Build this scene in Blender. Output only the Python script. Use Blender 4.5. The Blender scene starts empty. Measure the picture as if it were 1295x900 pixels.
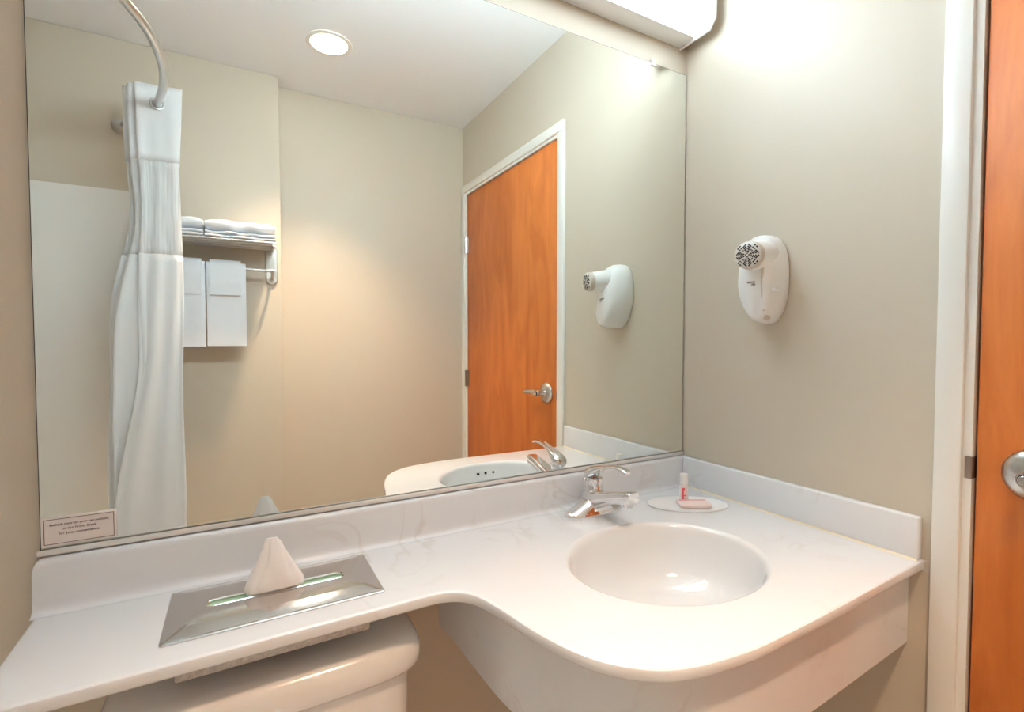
import bpy, bmesh, math, random
from mathutils import Vector, Matrix
random.seed(7)
S = bpy.context.scene
COL = S.collection
PI = math.pi

# ------------------------------------------------------------------ camera
CAMZ = 1.272
cam_d = bpy.data.cameras.new('camera'); cam = bpy.data.objects.new('camera', cam_d); COL.objects.link(cam)
F_PX = 622.56
cam_d.sensor_width = 36.0; cam_d.lens = 36.0 * F_PX / 1295.0; cam_d.clip_start = 0.02
def _unit(v): return v.normalized()
_ax = _unit(Vector((1764 - 647.5, 430 - 450, F_PX)))      # room +x seen in the camera's axes
_ay = _unit(Vector((300 - 647.5, 430 - 450, F_PX)))       # room +y
_az = _ax.cross(_ay)
cx = Vector((_ax.x, _ay.x, _az.x)); cy = Vector((_ax.y, _ay.y, _az.y)); cz = Vector((_ax.z, _ay.z, _az.z))
m = Matrix.Identity(4)
for i in range(3):
    m[i][0] = cx[i]; m[i][1] = -cy[i]; m[i][2] = -cz[i]
m[0][3], m[1][3], m[2][3] = 0.0, -1.0, CAMZ
cam.matrix_world = m
S.camera = cam

# ------------------------------------------------------------------ view, world, light levels
S.view_settings.view_transform = 'Standard'
S.view_settings.look = 'None'
S.view_settings.exposure = 0.83
S.view_settings.gamma = 1.0
S.view_settings.use_curve_mapping = False
w = bpy.data.worlds.new('world'); S.world = w; w.use_nodes = True
w.node_tree.nodes['Background'].inputs[0].default_value = (0.05, 0.05, 0.05, 1)
S.cycles.max_bounces = 16; S.cycles.diffuse_bounces = 10; S.cycles.glossy_bounces = 8
LENS_POWER = 6.8                      # emission of the fluorescent wrap lens
LENS_COLOR = (0.74, 0.905, 1.0)
TUBE_WATTS = 40.0                      # the tubes' light thrown forward through the lens
TUBE_TILT = 14.0
TUBE_SPREAD = 125.0
DOWN_WATTS = 80.0                      # warm recessed lamp
DOWN_COLOR = (1.0, 0.69, 0.45)
DISC_POWER = 12.0

CEIL = 2.453
XR = 1.12
YF = -1.587
YT = -1.486
XJ = 0.18
CT = 0.86                              # counter top height
DOWN = (0.338, -1.115, CEIL)

# ------------------------------------------------------------------ materials
def mat(name, color, rough=0.5, metal=0.0, spec=0.5, coat=0.0, bump=0.0, bscale=200.0, trans=0.0, vary=0.0, vscale=3.0):
    M = bpy.data.materials.new(name); M.use_nodes = True
    nt = M.node_tree; b = nt.nodes['Principled BSDF']
    b.inputs['Base Color'].default_value = (*color, 1)
    b.inputs['Roughness'].default_value = rough; b.inputs['Metallic'].default_value = metal
    b.inputs['Specular IOR Level'].default_value = spec
    b.inputs['Coat Weight'].default_value = coat
    b.inputs['Coat Roughness'].default_value = 0.08
    b.inputs['Transmission Weight'].default_value = trans
    tc = nt.nodes.new('ShaderNodeTexCoord')
    if vary:
        n = nt.nodes.new('ShaderNodeTexNoise'); n.inputs['Scale'].default_value = vscale; n.inputs['Detail'].default_value = 4
        r = nt.nodes.new('ShaderNodeMix'); r.data_type = 'RGBA'
        nt.links.new(tc.outputs['Object'], n.inputs['Vector'])
        r.inputs[6].default_value = (*[c * (1 - vary) for c in color], 1); r.inputs[7].default_value = (*[min(1, c * (1 + vary)) for c in color], 1)
        nt.links.new(n.outputs['Fac'], r.inputs[0]); nt.links.new(r.outputs[2], b.inputs['Base Color'])
    if bump:
        n = nt.nodes.new('ShaderNodeTexNoise'); n.inputs['Scale'].default_value = bscale; n.inputs['Detail'].default_value = 3
        nt.links.new(tc.outputs['Object'], n.inputs['Vector'])
        bp = nt.nodes.new('ShaderNodeBump'); bp.inputs['Strength'].default_value = bump; bp.inputs['Distance'].default_value = 0.002
        nt.links.new(n.outputs['Fac'], bp.inputs['Height']); nt.links.new(bp.outputs['Normal'], b.inputs['Normal'])
    return M

def emit(name, color, power):
    M = bpy.data.materials.new(name); M.use_nodes = True
    nt = M.node_tree; b = nt.nodes['Principled BSDF']
    b.inputs['Base Color'].default_value = (0.9, 0.9, 0.9, 1)
    b.inputs['Emission Color'].default_value = (*color, 1); b.inputs['Emission Strength'].default_value = power
    return M

WALL = (0.59, 0.525, 0.43)
M_wall = mat('wall_paint', WALL, 0.42, bump=0.08, bscale=260, spec=0.35)
M_ceil = mat('ceiling_paint', (0.85, 0.865, 0.89), 0.8, bump=0.05)
M_floor = mat('floor_tile', (0.66, 0.61, 0.55), 0.4, vary=0.1, vscale=8)
M_white_paint = mat('trim_paint', (0.80, 0.79, 0.75), 0.35)
M_metal = mat('brushed_nickel', (0.62, 0.61, 0.60), 0.28, 1.0)
M_chrome = mat('chrome', (0.80, 0.80, 0.81), 0.07, 1.0)
M_steel = mat('polished_steel', (0.66, 0.64, 0.625), 0.13, 1.0)
M_dark = mat('dark_gap', (0.02, 0.018, 0.016), 0.8)
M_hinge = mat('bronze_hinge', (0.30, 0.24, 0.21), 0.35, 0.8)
M_china = mat('toilet_china', (0.77, 0.75, 0.735), 0.18, coat=0.4)
M_sink = mat('sink_glaze', (0.77, 0.785, 0.80), 0.15, coat=0.5)
M_plastic = mat('white_plastic', (0.83, 0.83, 0.82), 0.32)
M_beige = mat('warm_grey_plastic', (0.62, 0.56, 0.48), 0.4)
M_towel = mat('white_terry', (0.84, 0.87, 0.91), 0.95, bump=0.6, bscale=500, spec=0.1)
M_tissue = mat('tissue_paper', (0.86, 0.84, 0.84), 0.9, spec=0.1, bump=0.1, bscale=120)
M_green = mat('green_card', (0.55, 0.78, 0.58), 0.6)
M_foil = mat('galvanised_sheet', (0.50, 0.48, 0.46), 0.5, 0.6, vary=0.5, vscale=160)
M_card = mat('sign_card', (0.80, 0.74, 0.71), 0.5)
M_ink = mat('sign_ink', (0.16, 0.11, 0.11), 0.7)
M_red = mat('red_ink', (0.72, 0.10, 0.12), 0.5)
M_pink = mat('pink_ink', (0.85, 0.42, 0.42), 0.5)
M_soap = mat('soap_wrapper', (0.83, 0.68, 0.65), 0.35)
M_bottle = mat('bottle_plastic', (0.88, 0.84, 0.83), 0.3)
M_caulk = mat('yellowed_caulk', (0.76, 0.68, 0.52), 0.5)
M_surround = mat('surround_acrylic', (0.82, 0.81, 0.78), 0.2, coat=0.3)
M_tub = M_surround
M_housing = mat('fixture_enamel', (0.84, 0.83, 0.82), 0.35)
M_clip = mat('clear_clip', (0.85, 0.83, 0.74), 0.2)
M_lens = emit('glowing_lens', LENS_COLOR, LENS_POWER)
M_disc = emit('glowing_disc', (1.0, 0.93, 0.82), DISC_POWER)

def marble():
    M = mat('cultured_marble', (0.755, 0.775, 0.805), 0.22, coat=0.3)
    nt = M.node_tree; b = nt.nodes['Principled BSDF']
    tc = nt.nodes.new('ShaderNodeTexCoord')
    wv = nt.nodes.new('ShaderNodeTexNoise'); wv.inputs['Scale'].default_value = 4.6; wv.inputs['Detail'].default_value = 5; wv.inputs['Distortion'].default_value = 0.9
    nt.links.new(tc.outputs['Object'], wv.inputs['Vector'])
    sub = nt.nodes.new('ShaderNodeMath'); sub.operation = 'SUBTRACT'; sub.inputs[1].default_value = 0.5
    ab = nt.nodes.new('ShaderNodeMath'); ab.operation = 'ABSOLUTE'
    mr = nt.nodes.new('ShaderNodeMapRange'); mr.inputs[1].default_value = 0.0; mr.inputs[2].default_value = 0.022; mr.inputs[3].default_value = 1.0; mr.inputs[4].default_value = 0.0
    msk = nt.nodes.new('ShaderNodeTexNoise'); msk.inputs['Scale'].default_value = 3.1
    mm = nt.nodes.new('ShaderNodeMapRange'); mm.inputs[1].default_value = 0.50; mm.inputs[2].default_value = 0.64; mm.inputs[4].default_value = 0.55
    nt.links.new(tc.outputs['Object'], msk.inputs['Vector']); nt.links.new(msk.outputs['Fac'], mm.inputs[0])
    mu = nt.nodes.new('ShaderNodeMath'); mu.operation = 'MULTIPLY'
    mx = nt.nodes.new('ShaderNodeMix'); mx.data_type = 'RGBA'
    mx.inputs[6].default_value = (0.755, 0.775, 0.805, 1); mx.inputs[7].default_value = (0.60, 0.575, 0.56, 1)
    L = nt.links.new
    L(wv.outputs['Fac'], sub.inputs[0]); L(sub.outputs[0], ab.inputs[0]); L(ab.outputs[0], mr.inputs[0])
    L(mr.outputs[0], mu.inputs[0]); L(mm.outputs[0], mu.inputs[1]); L(mu.outputs[0], mx.inputs[0]); L(mx.outputs[2], b.inputs['Base Color'])
    return M
M_marble = marble()

def wood():
    M = mat('orange_birch_veneer', (0.56, 0.20, 0.05), 0.5, spec=0.35)
    nt = M.node_tree; b = nt.nodes['Principled BSDF']; L = nt.links.new
    tc = nt.nodes.new('ShaderNodeTexCoord')
    mp = nt.nodes.new('ShaderNodeMapping'); mp.inputs['Scale'].default_value = (1, 4.2, 1.0)
    n = nt.nodes.new('ShaderNodeTexNoise'); n.inputs['Scale'].default_value = 2.2; n.inputs['Detail'].default_value = 7; n.inputs['Distortion'].default_value = 1.4
    mp2 = nt.nodes.new('ShaderNodeMapping'); mp2.inputs['Scale'].default_value = (1, 60, 5)
    n2 = nt.nodes.new('ShaderNodeTexNoise'); n2.inputs['Scale'].default_value = 4; n2.inputs['Detail'].default_value = 3
    r = nt.nodes.new('ShaderNodeValToRGB')
    r.color_ramp.elements[0].position = 0.30; r.color_ramp.elements[0].color = (0.42, 0.105, 0.016, 1)
    r.color_ramp.elements[1].position = 0.72; r.color_ramp.elements[1].color = (0.60, 0.18, 0.037, 1)
    mx = nt.nodes.new('ShaderNodeMath'); mx.operation = 'MULTIPLY_ADD'; mx.inputs[1].default_value = 0.13; 
    sh = nt.nodes.new('ShaderNodeMath'); sh.operation = 'SUBTRACT'; sh.inputs[1].default_value = 0.065
    L(tc.outputs['Object'], mp.inputs['Vector']); L(mp.outputs[0], n.inputs['Vector'])
    L(tc.outputs['Object'], mp2.inputs['Vector']); L(mp2.outputs[0], n2.inputs['Vector'])
    L(n2.outputs['Fac'], mx.inputs[0]); L(n.outputs['Fac'], mx.inputs[2]); L(mx.outputs[0], sh.inputs[0]); L(sh.outputs[0], r.inputs['Fac'])
    L(r.outputs['Color'], b.inputs['Base Color'])
    return M
M_wood = wood()

def mirror_mat():
    M = bpy.data.materials.new('silvered_glass'); M.use_nodes = True
    b = M.node_tree.nodes['Principled BSDF']
    b.inputs['Base Color'].default_value = (0.93, 0.96, 0.925, 1); b.inputs['Metallic'].default_value = 1; b.inputs['Roughness'].default_value = 0.0
    return M
M_mirror = mirror_mat()

def cloth(name, color, see_through, translucent):
    M = bpy.data.materials.new(name); M.use_nodes = True
    nt = M.node_tree; nt.nodes.clear(); L = nt.links.new
    o = nt.nodes.new('ShaderNodeOutputMaterial')
    d = nt.nodes.new('ShaderNodeBsdfDiffuse'); d.inputs[0].default_value = (*color, 1)
    t = nt.nodes.new('ShaderNodeBsdfTranslucent'); t.inputs[0].default_value = (*color, 1)
    a = nt.nodes.new('ShaderNodeMixShader'); a.inputs[0].default_value = translucent
    L(d.outputs[0], a.inputs[1]); L(t.outputs[0], a.inputs[2])
    last = a
    if see_through:
        p = nt.nodes.new('ShaderNodeBsdfTransparent')
        c = nt.nodes.new('ShaderNodeMixShader'); c.inputs[0].default_value = see_through
        L(a.outputs[0], c.inputs[1]); L(p.outputs[0], c.inputs[2]); last = c
    L(last.outputs[0], o.inputs[0])
    return M
M_curtain = cloth('curtain_polyester', (0.92, 0.93, 0.95), 0, 0.2)
M_sheer = cloth('sheer_voile', (0.92, 0.93, 0.94), 0.3, 0.25)
_nt = M_sheer.node_tree
_tc = _nt.nodes.new('ShaderNodeTexCoord'); _mp = _nt.nodes.new('ShaderNodeMapping'); _mp.inputs['Scale'].default_value = (160, 160, 6)
_n = _nt.nodes.new('ShaderNodeTexNoise'); _n.inputs['Scale'].default_value = 1.0; _n.inputs['Detail'].default_value = 2
_r = _nt.nodes.new('ShaderNodeMapRange'); _r.inputs[1].default_value = .3; _r.inputs[2].default_value = .7; _r.inputs[3].default_value = .12; _r.inputs[4].default_value = .36
_nt.links.new(_tc.outputs['Object'], _mp.inputs['Vector']); _nt.links.new(_mp.outputs[0], _n.inputs['Vector']); _nt.links.new(_n.outputs['Fac'], _r.inputs[0])
for _q in _nt.nodes:
    if _q.type == 'MIX_SHADER' and any(l.from_node.type == 'BSDF_TRANSPARENT' for l in _q.inputs[2].links): _nt.links.new(_r.outputs[0], _q.inputs[0])

# ------------------------------------------------------------------ helpers
def finish(bm, name, material, parent=None, smooth=True, angle=38, label=None):
    bmesh.ops.remove_doubles(bm, verts=bm.verts, dist=1e-6)
    bmesh.ops.recalc_face_normals(bm, faces=bm.faces)
    me = bpy.data.meshes.new(name)
    if smooth:
        lim = math.radians(angle)
        for f in bm.faces: f.smooth = True
        for e in bm.edges:
            if len(e.link_faces) == 2 and e.calc_face_angle(0) > lim: e.smooth = False
    bm.to_mesh(me); bm.free()
    mats = material if isinstance(material, (list, tuple)) else [material]
    for q in mats: me.materials.append(q)
    o = bpy.data.objects.new(name, me); COL.objects.link(o)
    if parent is not None: attach(o, parent)
    if label: o['label'] = label
    return o

def world_loc(o):
    v = o.location.copy()
    p = o.parent
    while p is not None:
        v = v + p.location + (o.matrix_parent_inverse.translation if o.parent is p else Vector())
        o = p; p = o.parent
    return v

def attach(o, parent):
    o.parent = parent
    root = parent
    while root.parent is not None: root = root.parent
    # every part is modelled in room coordinates; a part's own origin is the room origin once the root is undone
    if parent is root: o.matrix_parent_inverse = Matrix.Translation(-Vector(root['_base'])) if '_base' in root.keys() else Matrix.Identity(4)

def thing(name, label, cat, base, group=None):
    o = bpy.data.objects.new(name, None); COL.objects.link(o)
    o.empty_display_size = 0.05
    o.location = base; o['_base'] = list(base)
    o['label'] = label; o['category'] = cat
    if group: o['group'] = group
    return o

def tag(o, label, cat, group=None):
    o['label'] = label; o['category'] = cat
    if group: o['group'] = group
    return o

def struct(bm, name, material, label, smooth=False, parent=None):
    o = finish(bm, name, material, parent, smooth)
    o['kind'] = 'structure'; o['label'] = label; o['category'] = name.split('_')[0]
    return o

def box(bm, lo, hi, bevel=0.0, seg=2, mi=0):
    r = bmesh.ops.create_cube(bm, size=1.0)
    vs = r['verts']
    for v in vs:
        for i in range(3): v.co[i] = lo[i] if v.co[i] < 0 else hi[i]
    fs = list({f for v in vs for f in v.link_faces})
    for f in fs: f.material_index = mi
    if bevel:
        es = list({e for v in vs for e in v.link_edges})
        rr = bmesh.ops.bevel(bm, geom=es, offset=bevel, segments=seg, profile=0.5, affect='EDGES')
        for f in rr['faces']: f.material_index = mi

def loft(bm, rings, cap0=True, cap1=True, closed=True, mi=0):
    vr = [[bm.verts.new(p) for p in r] for r in rings]
    n = len(vr[0])
    for a, b in zip(vr[:-1], vr[1:]):
        for i in range(n if closed else n - 1):
            j = (i + 1) % n
            f = bm.faces.new((a[i], a[j], b[j], b[i])); f.material_index = mi
    if cap0: bm.faces.new(list(reversed(vr[0]))).material_index = mi
    if cap1: bm.faces.new(vr[-1]).material_index = mi
    return vr

def frame_from(d):
    d = Vector(d).normalized()
    up = Vector((0, 0, 1)) if abs(d.z) < 0.95 else Vector((0, 1, 0))
    a = d.cross(up).normalized(); b = a.cross(d).normalized()
    return a, b

def circle(c, d, r, n=24, ry=None):
    a, b = frame_from(d); c = Vector(c); ry = r if ry is None else ry
    return [c + a * (r * math.cos(2 * PI * i / n)) + b * (ry * math.sin(2 * PI * i / n)) for i in range(n)]

def tube(bm, pts, r, n=16, caps=True, mi=0):
    pts = [Vector(p) for p in pts]; rings = []
    ref = None
    for i, p in enumerate(pts):
        d = (pts[min(i + 1, len(pts) - 1)] - pts[max(i - 1, 0)]).normalized()
        if ref is None: ref = frame_from(d)[0]
        a = (ref - d * ref.dot(d)).normalized(); ref = a; b = a.cross(d)
        rr = r[i] if isinstance(r, (list, tuple)) else r
        rings.append([p + a * (rr * math.cos(2 * PI * k / n)) + b * (rr * math.sin(2 * PI * k / n)) for k in range(n)])
    loft(bm, rings, caps, caps, mi=mi)

def lathe(bm, origin, axis, profile, n=32, mi=0, cap0=True, cap1=True):
    """profile: (distance along axis, radius)"""
    o = Vector(origin); d = Vector(axis).normalized()
    loft(bm, [circle(o + d * h, d, max(r, 1e-4), n) for h, r in profile], cap0, cap1, mi=mi)

def spline(pts, per=10, closed=False):
    P = [Vector(p) for p in pts]; out = []
    n = len(P)
    rng = range(n if closed else n - 1)
    g = (lambda i: P[i % n]) if closed else (lambda i: P[max(0, min(n - 1, i))])
    for i in rng:
        a, b, c, d = g(i - 1), g(i), g(i + 1), g(i + 2)
        for k in range(per):
            t = k / per
            out.append(0.5 * ((2 * b) + (-a + c) * t + (2 * a - 5 * b + 4 * c - d) * t * t + (-a + 3 * b - 3 * c + d) * t ** 3))
    if not closed: out.append(P[-1])
    return out

def srect(cx_, cy_, a, b, e=4.0, n=40):
    """superellipse in the plane, half sizes a and b"""
    o = []
    for i in range(n):
        t = 2 * PI * i / n; c, s = math.cos(t), math.sin(t)
        o.append((cx_ + a * math.copysign(abs(c) ** (2 / e), c), cy_ + b * math.copysign(abs(s) ** (2 / e), s)))
    return o

def offset2d(pts, d, closed=False):
    """shift a 2-D polyline to its right side by d"""
    n = len(pts); o = []
    for i in range(n):
        a = pts[(i - 1) % n] if closed else pts[max(0, i - 1)]
        c = pts[(i + 1) % n] if closed else pts[min(n - 1, i + 1)]
        t = Vector((c[0] - a[0], c[1] - a[1])).normalized()
        o.append((pts[i][0] + t.y * d, pts[i][1] - t.x * d))
    return o

def text(name, body, size, loc, rot, material, parent, align='CENTER', label=None, ext=0.0002):
    cu = bpy.data.curves.new(name, 'FONT'); cu.body = body; cu.size = size; cu.align_x = align; cu.align_y = 'CENTER'; cu.extrude = ext
    tmp = bpy.data.objects.new(name, cu); COL.objects.link(tmp)
    me = bpy.data.meshes.new_from_object(tmp.evaluated_get(bpy.context.evaluated_depsgraph_get()))
    COL.objects.unlink(tmp); bpy.data.objects.remove(tmp)
    me.name = name
    me.transform(Matrix.Translation(loc) @ rot.to_4x4())
    me.materials.clear(); me.materials.append(material)
    o = bpy.data.objects.new(name, me); COL.objects.link(o); attach(o, parent)
    if label: o['label'] = label
    return o

# ------------------------------------------------------------------ room shell
XL = -1.14
bm = bmesh.new(); box(bm, (XL - .1, YF - .12, -0.1), (XR + .12, 0.1, 0)); struct(bm, 'floor', M_floor, 'beige bathroom floor below the counter and toilet')
bm = bmesh.new(); box(bm, (XL - .1, YF - .12, CEIL), (XR + .12, 0.1, CEIL + .1)); struct(bm, 'ceiling', M_ceil, 'white ceiling seen in the mirror')
bm = bmesh.new(); box(bm, (XL - .1, 0, 0), (XR + .12, 0.1, CEIL)); struct(bm, 'wall_back', M_wall, 'tan painted wall behind the big mirror')
bm = bmesh.new(); box(bm, (XL - .1, YT - .1, 0), (XL, 0, CEIL)); struct(bm, 'wall_left', M_wall, 'tan wall along the shower')
bm = bmesh.new(); box(bm, (XJ, YF - .1, 0), (XR + .12, YF, CEIL)); struct(bm, 'wall_front', M_wall, 'tan wall opposite the mirror beside the wood door')
bm = bmesh.new(); box(bm, (XL - .1, YF - .1, 0), (XJ, YT, CEIL), 0.003); struct(bm, 'wall_front_recess', M_wall, 'tan wall opposite the mirror carrying the towel rack')
DY0, DY1, DZ = -0.648, -1.532, 2.071          # door edges and top
JO = 0.014
bm = bmesh.new()
box(bm, (XR, DY0 + JO, 0), (XR + .12, 0, CEIL))
box(bm, (XR, YF, 0), (XR + .12, DY1 - JO, CEIL))
box(bm, (XR, DY1 - JO, DZ + JO), (XR + .12, DY0 + JO, CEIL))
struct(bm, 'wall_right', M_wall, 'tan painted wall with hair dryer and wood door')

# door frame: casing on the wall face and the jamb lining the opening
bm = bmesh.new()
CW = 0.040
def casing_L(y0, y1, z0, z1): box(bm, (XR - .012, min(y0, y1), z0), (XR, max(y0, y1), z1), 0.003)
casing_L(DY0 + JO, DY0 + JO + CW, 0, DZ + JO)
casing_L(DY1 - JO, DY1 - JO - CW, 0, DZ + JO)
casing_L(DY1 - JO - CW, DY0 + JO + CW, DZ + JO, DZ + JO + CW)
box(bm, (XR - .004, DY0 + .0015, 0), (XR + .118, DY0 + JO, DZ + JO))
box(bm, (XR - .004, DY1 - JO, 0), (XR + .118, DY1 - .0015, DZ + JO))
box(bm, (XR - .004, DY1, DZ + .0015), (XR + .118, DY0, DZ + JO))
frame = struct(bm, 'trim_1', M_white_paint, 'white steel frame around the orange wood door', True)
bm = bmesh.new(); box(bm, (XR - .007, DY0 + .0005, 1.030), (XR + .02, DY0 + .011, 1.069), 0.002)
finish(bm, 'strike_plate', M_hinge, frame, label='brown metal strike plate on the white jamb')
bm = bmesh.new(); box(bm, (XR + .07, DY1 + .002, 0.005), (XR + .10, DY0 - .002, DZ - .003))
finish(bm, 'stop_gap', M_dark, frame)

bm = bmesh.new(); box(bm, (XR + .002, DY1 + .0015, 0.008), (XR + .042, DY0 - .0025, DZ - .002), 0.002)
door = struct(bm, 'door_1', M_wood, 'orange stained wood door with lever handle', True)
# hinges at the far edge
for z0 in (1.272 + .525, 1.272 - .212, 0.30):
    bm = bmesh.new()
    tube(bm, [(XR - .006, DY1 - .003, z0 - .045), (XR - .006, DY1 - .003, z0 + .045)], 0.0075, 12)
    for k in range(1, 5):
        zz = z0 - .045 + .018 * k
        tube(bm, [(XR - .006, DY1 - .003, zz - .0008), (XR - .006, DY1 - .003, zz + .0008)], 0.0079, 12)
    box(bm, (XR - .004, DY1 - .001, z0 - .045), (XR + .0018, DY1 + .022, z0 + .045))
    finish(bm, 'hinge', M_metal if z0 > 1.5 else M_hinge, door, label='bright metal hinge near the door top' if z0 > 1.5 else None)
# lever handle
HY, HZ = -0.726, 1.053
xd = XR + .002
bm = bmesh.new(); lathe(bm, (xd, HY, HZ), (-1, 0, 0), [(0, .0425), (.004, .0425), (.008, .040), (.013, .030), (.016, .016), (.02, .0135), (.046, .0125), (.052, .0125), (.054, .0115)], 40)
rose = finish(bm, 'door_handle', M_metal, door)
bm = bmesh.new(); lathe(bm, (xd - .053, HY, HZ), (-1, 0, 0), [(0, .0098), (.003, .0098), (.0045, .0085)], 24)
finish(bm, 'button_ring', M_dark, rose)
bm = bmesh.new(); lathe(bm, (xd - .054, HY, HZ), (-1, 0, 0), [(0, .0080), (.006, .0080), (.007, .007)], 24)
box(bm, (xd - .0625, HY - .006, HZ - .0012), (xd - .060, HY + .006, HZ + .0012))
finish(bm, 'turn_button', M_chrome, rose)
bm = bmesh.new()
lp = spline([(xd - .040, HY + .002, HZ), (xd - .044, HY - .02, HZ + .001), (xd - .046, HY - .05, HZ + .002), (xd - .042, HY - .085, HZ), (xd - .036, HY - .118, HZ - .003)], 6)
rings = []
for i, p in enumerate(lp):
    t = i / (len(lp) - 1)
    hz = .0115 - .003 * t if t < .93 else .006; hx = .010 - .004 * t
    rings.append([(p.x + a, p.y, p.z + b) for a, b in srect(0, 0, hx, hz, 3, 20)])
loft(bm, rings)
finish(bm, 'lever', M_metal, rose)

# ------------------------------------------------------------------ mirror
MX0, MX1, MZ0, MZ1 = -0.2665, 1.1175, 0.9515, 2.0175
mir = thing('mirror', 'large frameless wall mirror above the white counter', 'mirror', (0.42, 0, MZ0))
bm = bmesh.new(); box(bm, (MX0 + .0012, -.0062, MZ0 + .001), (MX1 - .0012, -.004, MZ1 - .0012)); finish(bm, 'mirror_glass', M_mirror, mir, False)
bm = bmesh.new(); box(bm, (MX0, -.0056, MZ0), (MX1, -.0003, MZ1)); finish(bm, 'mirror_edge', mat('mirror_edge_dark', (0.06, 0.055, 0.05), 0.5), mir, False, label='dark glass edge')
bm = bmesh.new()
box(bm, (MX0 - .003, -.012, .9428), (MX1, -.0003, .9445))
box(bm, (MX0 - .003, -.012, .9428), (MX1, -.0100, .9535), 0.0004, 1)
finish(bm, 'mirror_channel', mat('satin_aluminium', (0.80, 0.79, 0.78), 0.4, 0.6), mir, label='thin metal channel under the mirror')
for xc in (0.02, 0.99):
    bm = bmesh.new()
    box(bm, (xc - .008, -.0095, MZ1 - .008), (xc + .008, -.0063, MZ1 + .008), .0015)
    box(bm, (xc - .006, -.0095, MZ1 + .001), (xc + .006, -.0002, MZ1 + .011), .0015)
    lathe(bm, (xc, -.0095, MZ1 + .004), (0, -1, 0), [(0, .004), (.0015, .0035), (.002, .001)], 12)
    finish(bm, 'mirror_clip', M_clip, mir)

# sign stuck on the mirror
SX0, SX1, SZ0, SZ1 = -0.2645, -0.1735, 0.9565, 1.0015
sg = thing('sign', 'small pink framed notice with printed text at lower left mirror corner', 'sign', ((SX0 + SX1) / 2, -.0085, SZ0))
bm = bmesh.new(); box(bm, (SX0, -.0085, SZ0), (SX1, -.0064, SZ1), .0008, 1); finish(bm, 'plate', M_card, sg)
bm = bmesh.new()
q = .0032; t = .0008; yb, yf = -.0089, -.0085
for lo, hi in (((SX0 + q, SZ0 + q), (SX1 - q, SZ0 + q + t)), ((SX0 + q, SZ1 - q - t), (SX1 - q, SZ1 - q)), ((SX0 + q, SZ0 + q), (SX0 + q + t, SZ1 - q)), ((SX1 - q - t, SZ0 + q), (SX1 - q, SZ1 - q))):
    box(bm, (lo[0], yb, lo[1]), (hi[0], yf, hi[1]))
finish(bm, 'border_line', M_ink, sg, False)
RX = Matrix.Rotation(PI / 2, 3, 'X')
sx = (SX0 + SX1) / 2
for i, (line, sz) in enumerate((('Bathtub mats for your use available', .0050), ('at the Front Desk', .0056), ('for your convenience.', .0056))):
    text('lettering', line, sz, Vector((sx, -.0087, 0.9895 - i * .0072)), RX, M_ink, sg)

# ------------------------------------------------------------------ vanity counter
van = thing('vanity_counter', 'white cultured marble vanity counter with curved front and built-in basin', 'counter', (0.7, -0.25, 0.69))
TH = .020
front = [(-.271, -.254), (-.15, -.2535), (0, -.253), (.12, -.252), (.20, -.2515), (.250, -.2515), (.288, -.254), (.315, -.268), (.333, -.295), (.346, -.340), (.364, -.425), (.393, -.500), (.434, -.548), (.490, -.578), (.585, -.594), (.68, -.5955), (.79, -.5935), (.95, -.588), (1.10, -.5825), (1.1195, -.582)]
fr = [(p.x, p.y) for p in spline([(a, b, 0) for a, b in front], 6)]
outline = [(-.271, -.0005)] + fr + [(1.1195, -.0005)]
BX, BY, BA, BB = 0.708, -0.334, 0.203, 0.169
NB = 72
ell = [(BX + BA * math.cos(2 * PI * i / NB), BY + BB * math.sin(2 * PI * i / NB)) for i in range(NB)]
def inset_outline(d):
    o = []
    for i, p in enumerate(outline):
        if i == 0: o.append((p[0] + d, p[1])); continue
        if i == len(outline) - 1: o.append((p[0], p[1])); continue
        a, c = outline[i - 1], outline[i + 1]
        if i == 1: a = (c[0] - 1, c[1] + (-0.0))
        if i == len(outline) - 2: c = (p[0] + 1, p[1] + .03)
        tv = Vector((c[0] - a[0], c[1] - a[1])).normalized()
        x, y = p[0] - tv.y * d, p[1] + tv.x * d
        if i == 1: x = p[0] + d
        o.append((min(x, 1.1195), y))
    return o
bm = bmesh.new()
prof = [(.0065, 0), (.0035, -.0006), (.0012, -.0022), (0, -.005), (0, -.0145), (.0012, -.0175), (.0035, -.0194), (.006, -.020)]
rings = [[(x, y, CT + dz) for x, y in inset_outline(d)] for d, dz in prof]
vr = loft(bm, rings, False, False)
ev = [bm.verts.new((x, y, CT)) for x, y in ell]
e1 = [bm.edges.get((vr[0][i], vr[0][(i + 1) % len(vr[0])])) for i in range(len(vr[0]))]
e2 = [bm.edges.new((ev[i], ev[(i + 1) % NB])) for i in range(NB)]
bmesh.ops.triangle_fill(bm, edges=[e for e in e1 if e] + e2, use_beauty=True)
ev2 = [bm.verts.new((x, y, CT - TH)) for x, y in ell]
e3 = [bm.edges.get((vr[-1][i], vr[-1][(i + 1) % len(vr[-1])])) for i in range(len(vr[-1]))]
e4 = [bm.edges.new((ev2[i], ev2[(i + 1) % NB])) for i in range(NB)]
bmesh.ops.triangle_fill(bm, edges=[e for e in e3 if e] + e4, use_beauty=True)
for i in range(NB):
    j = (i + 1) % NB; bm.faces.new((ev[i], ev[j], ev2[j], ev2[i]))
finish(bm, 'countertop', M_marble, van, True, 30)

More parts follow.
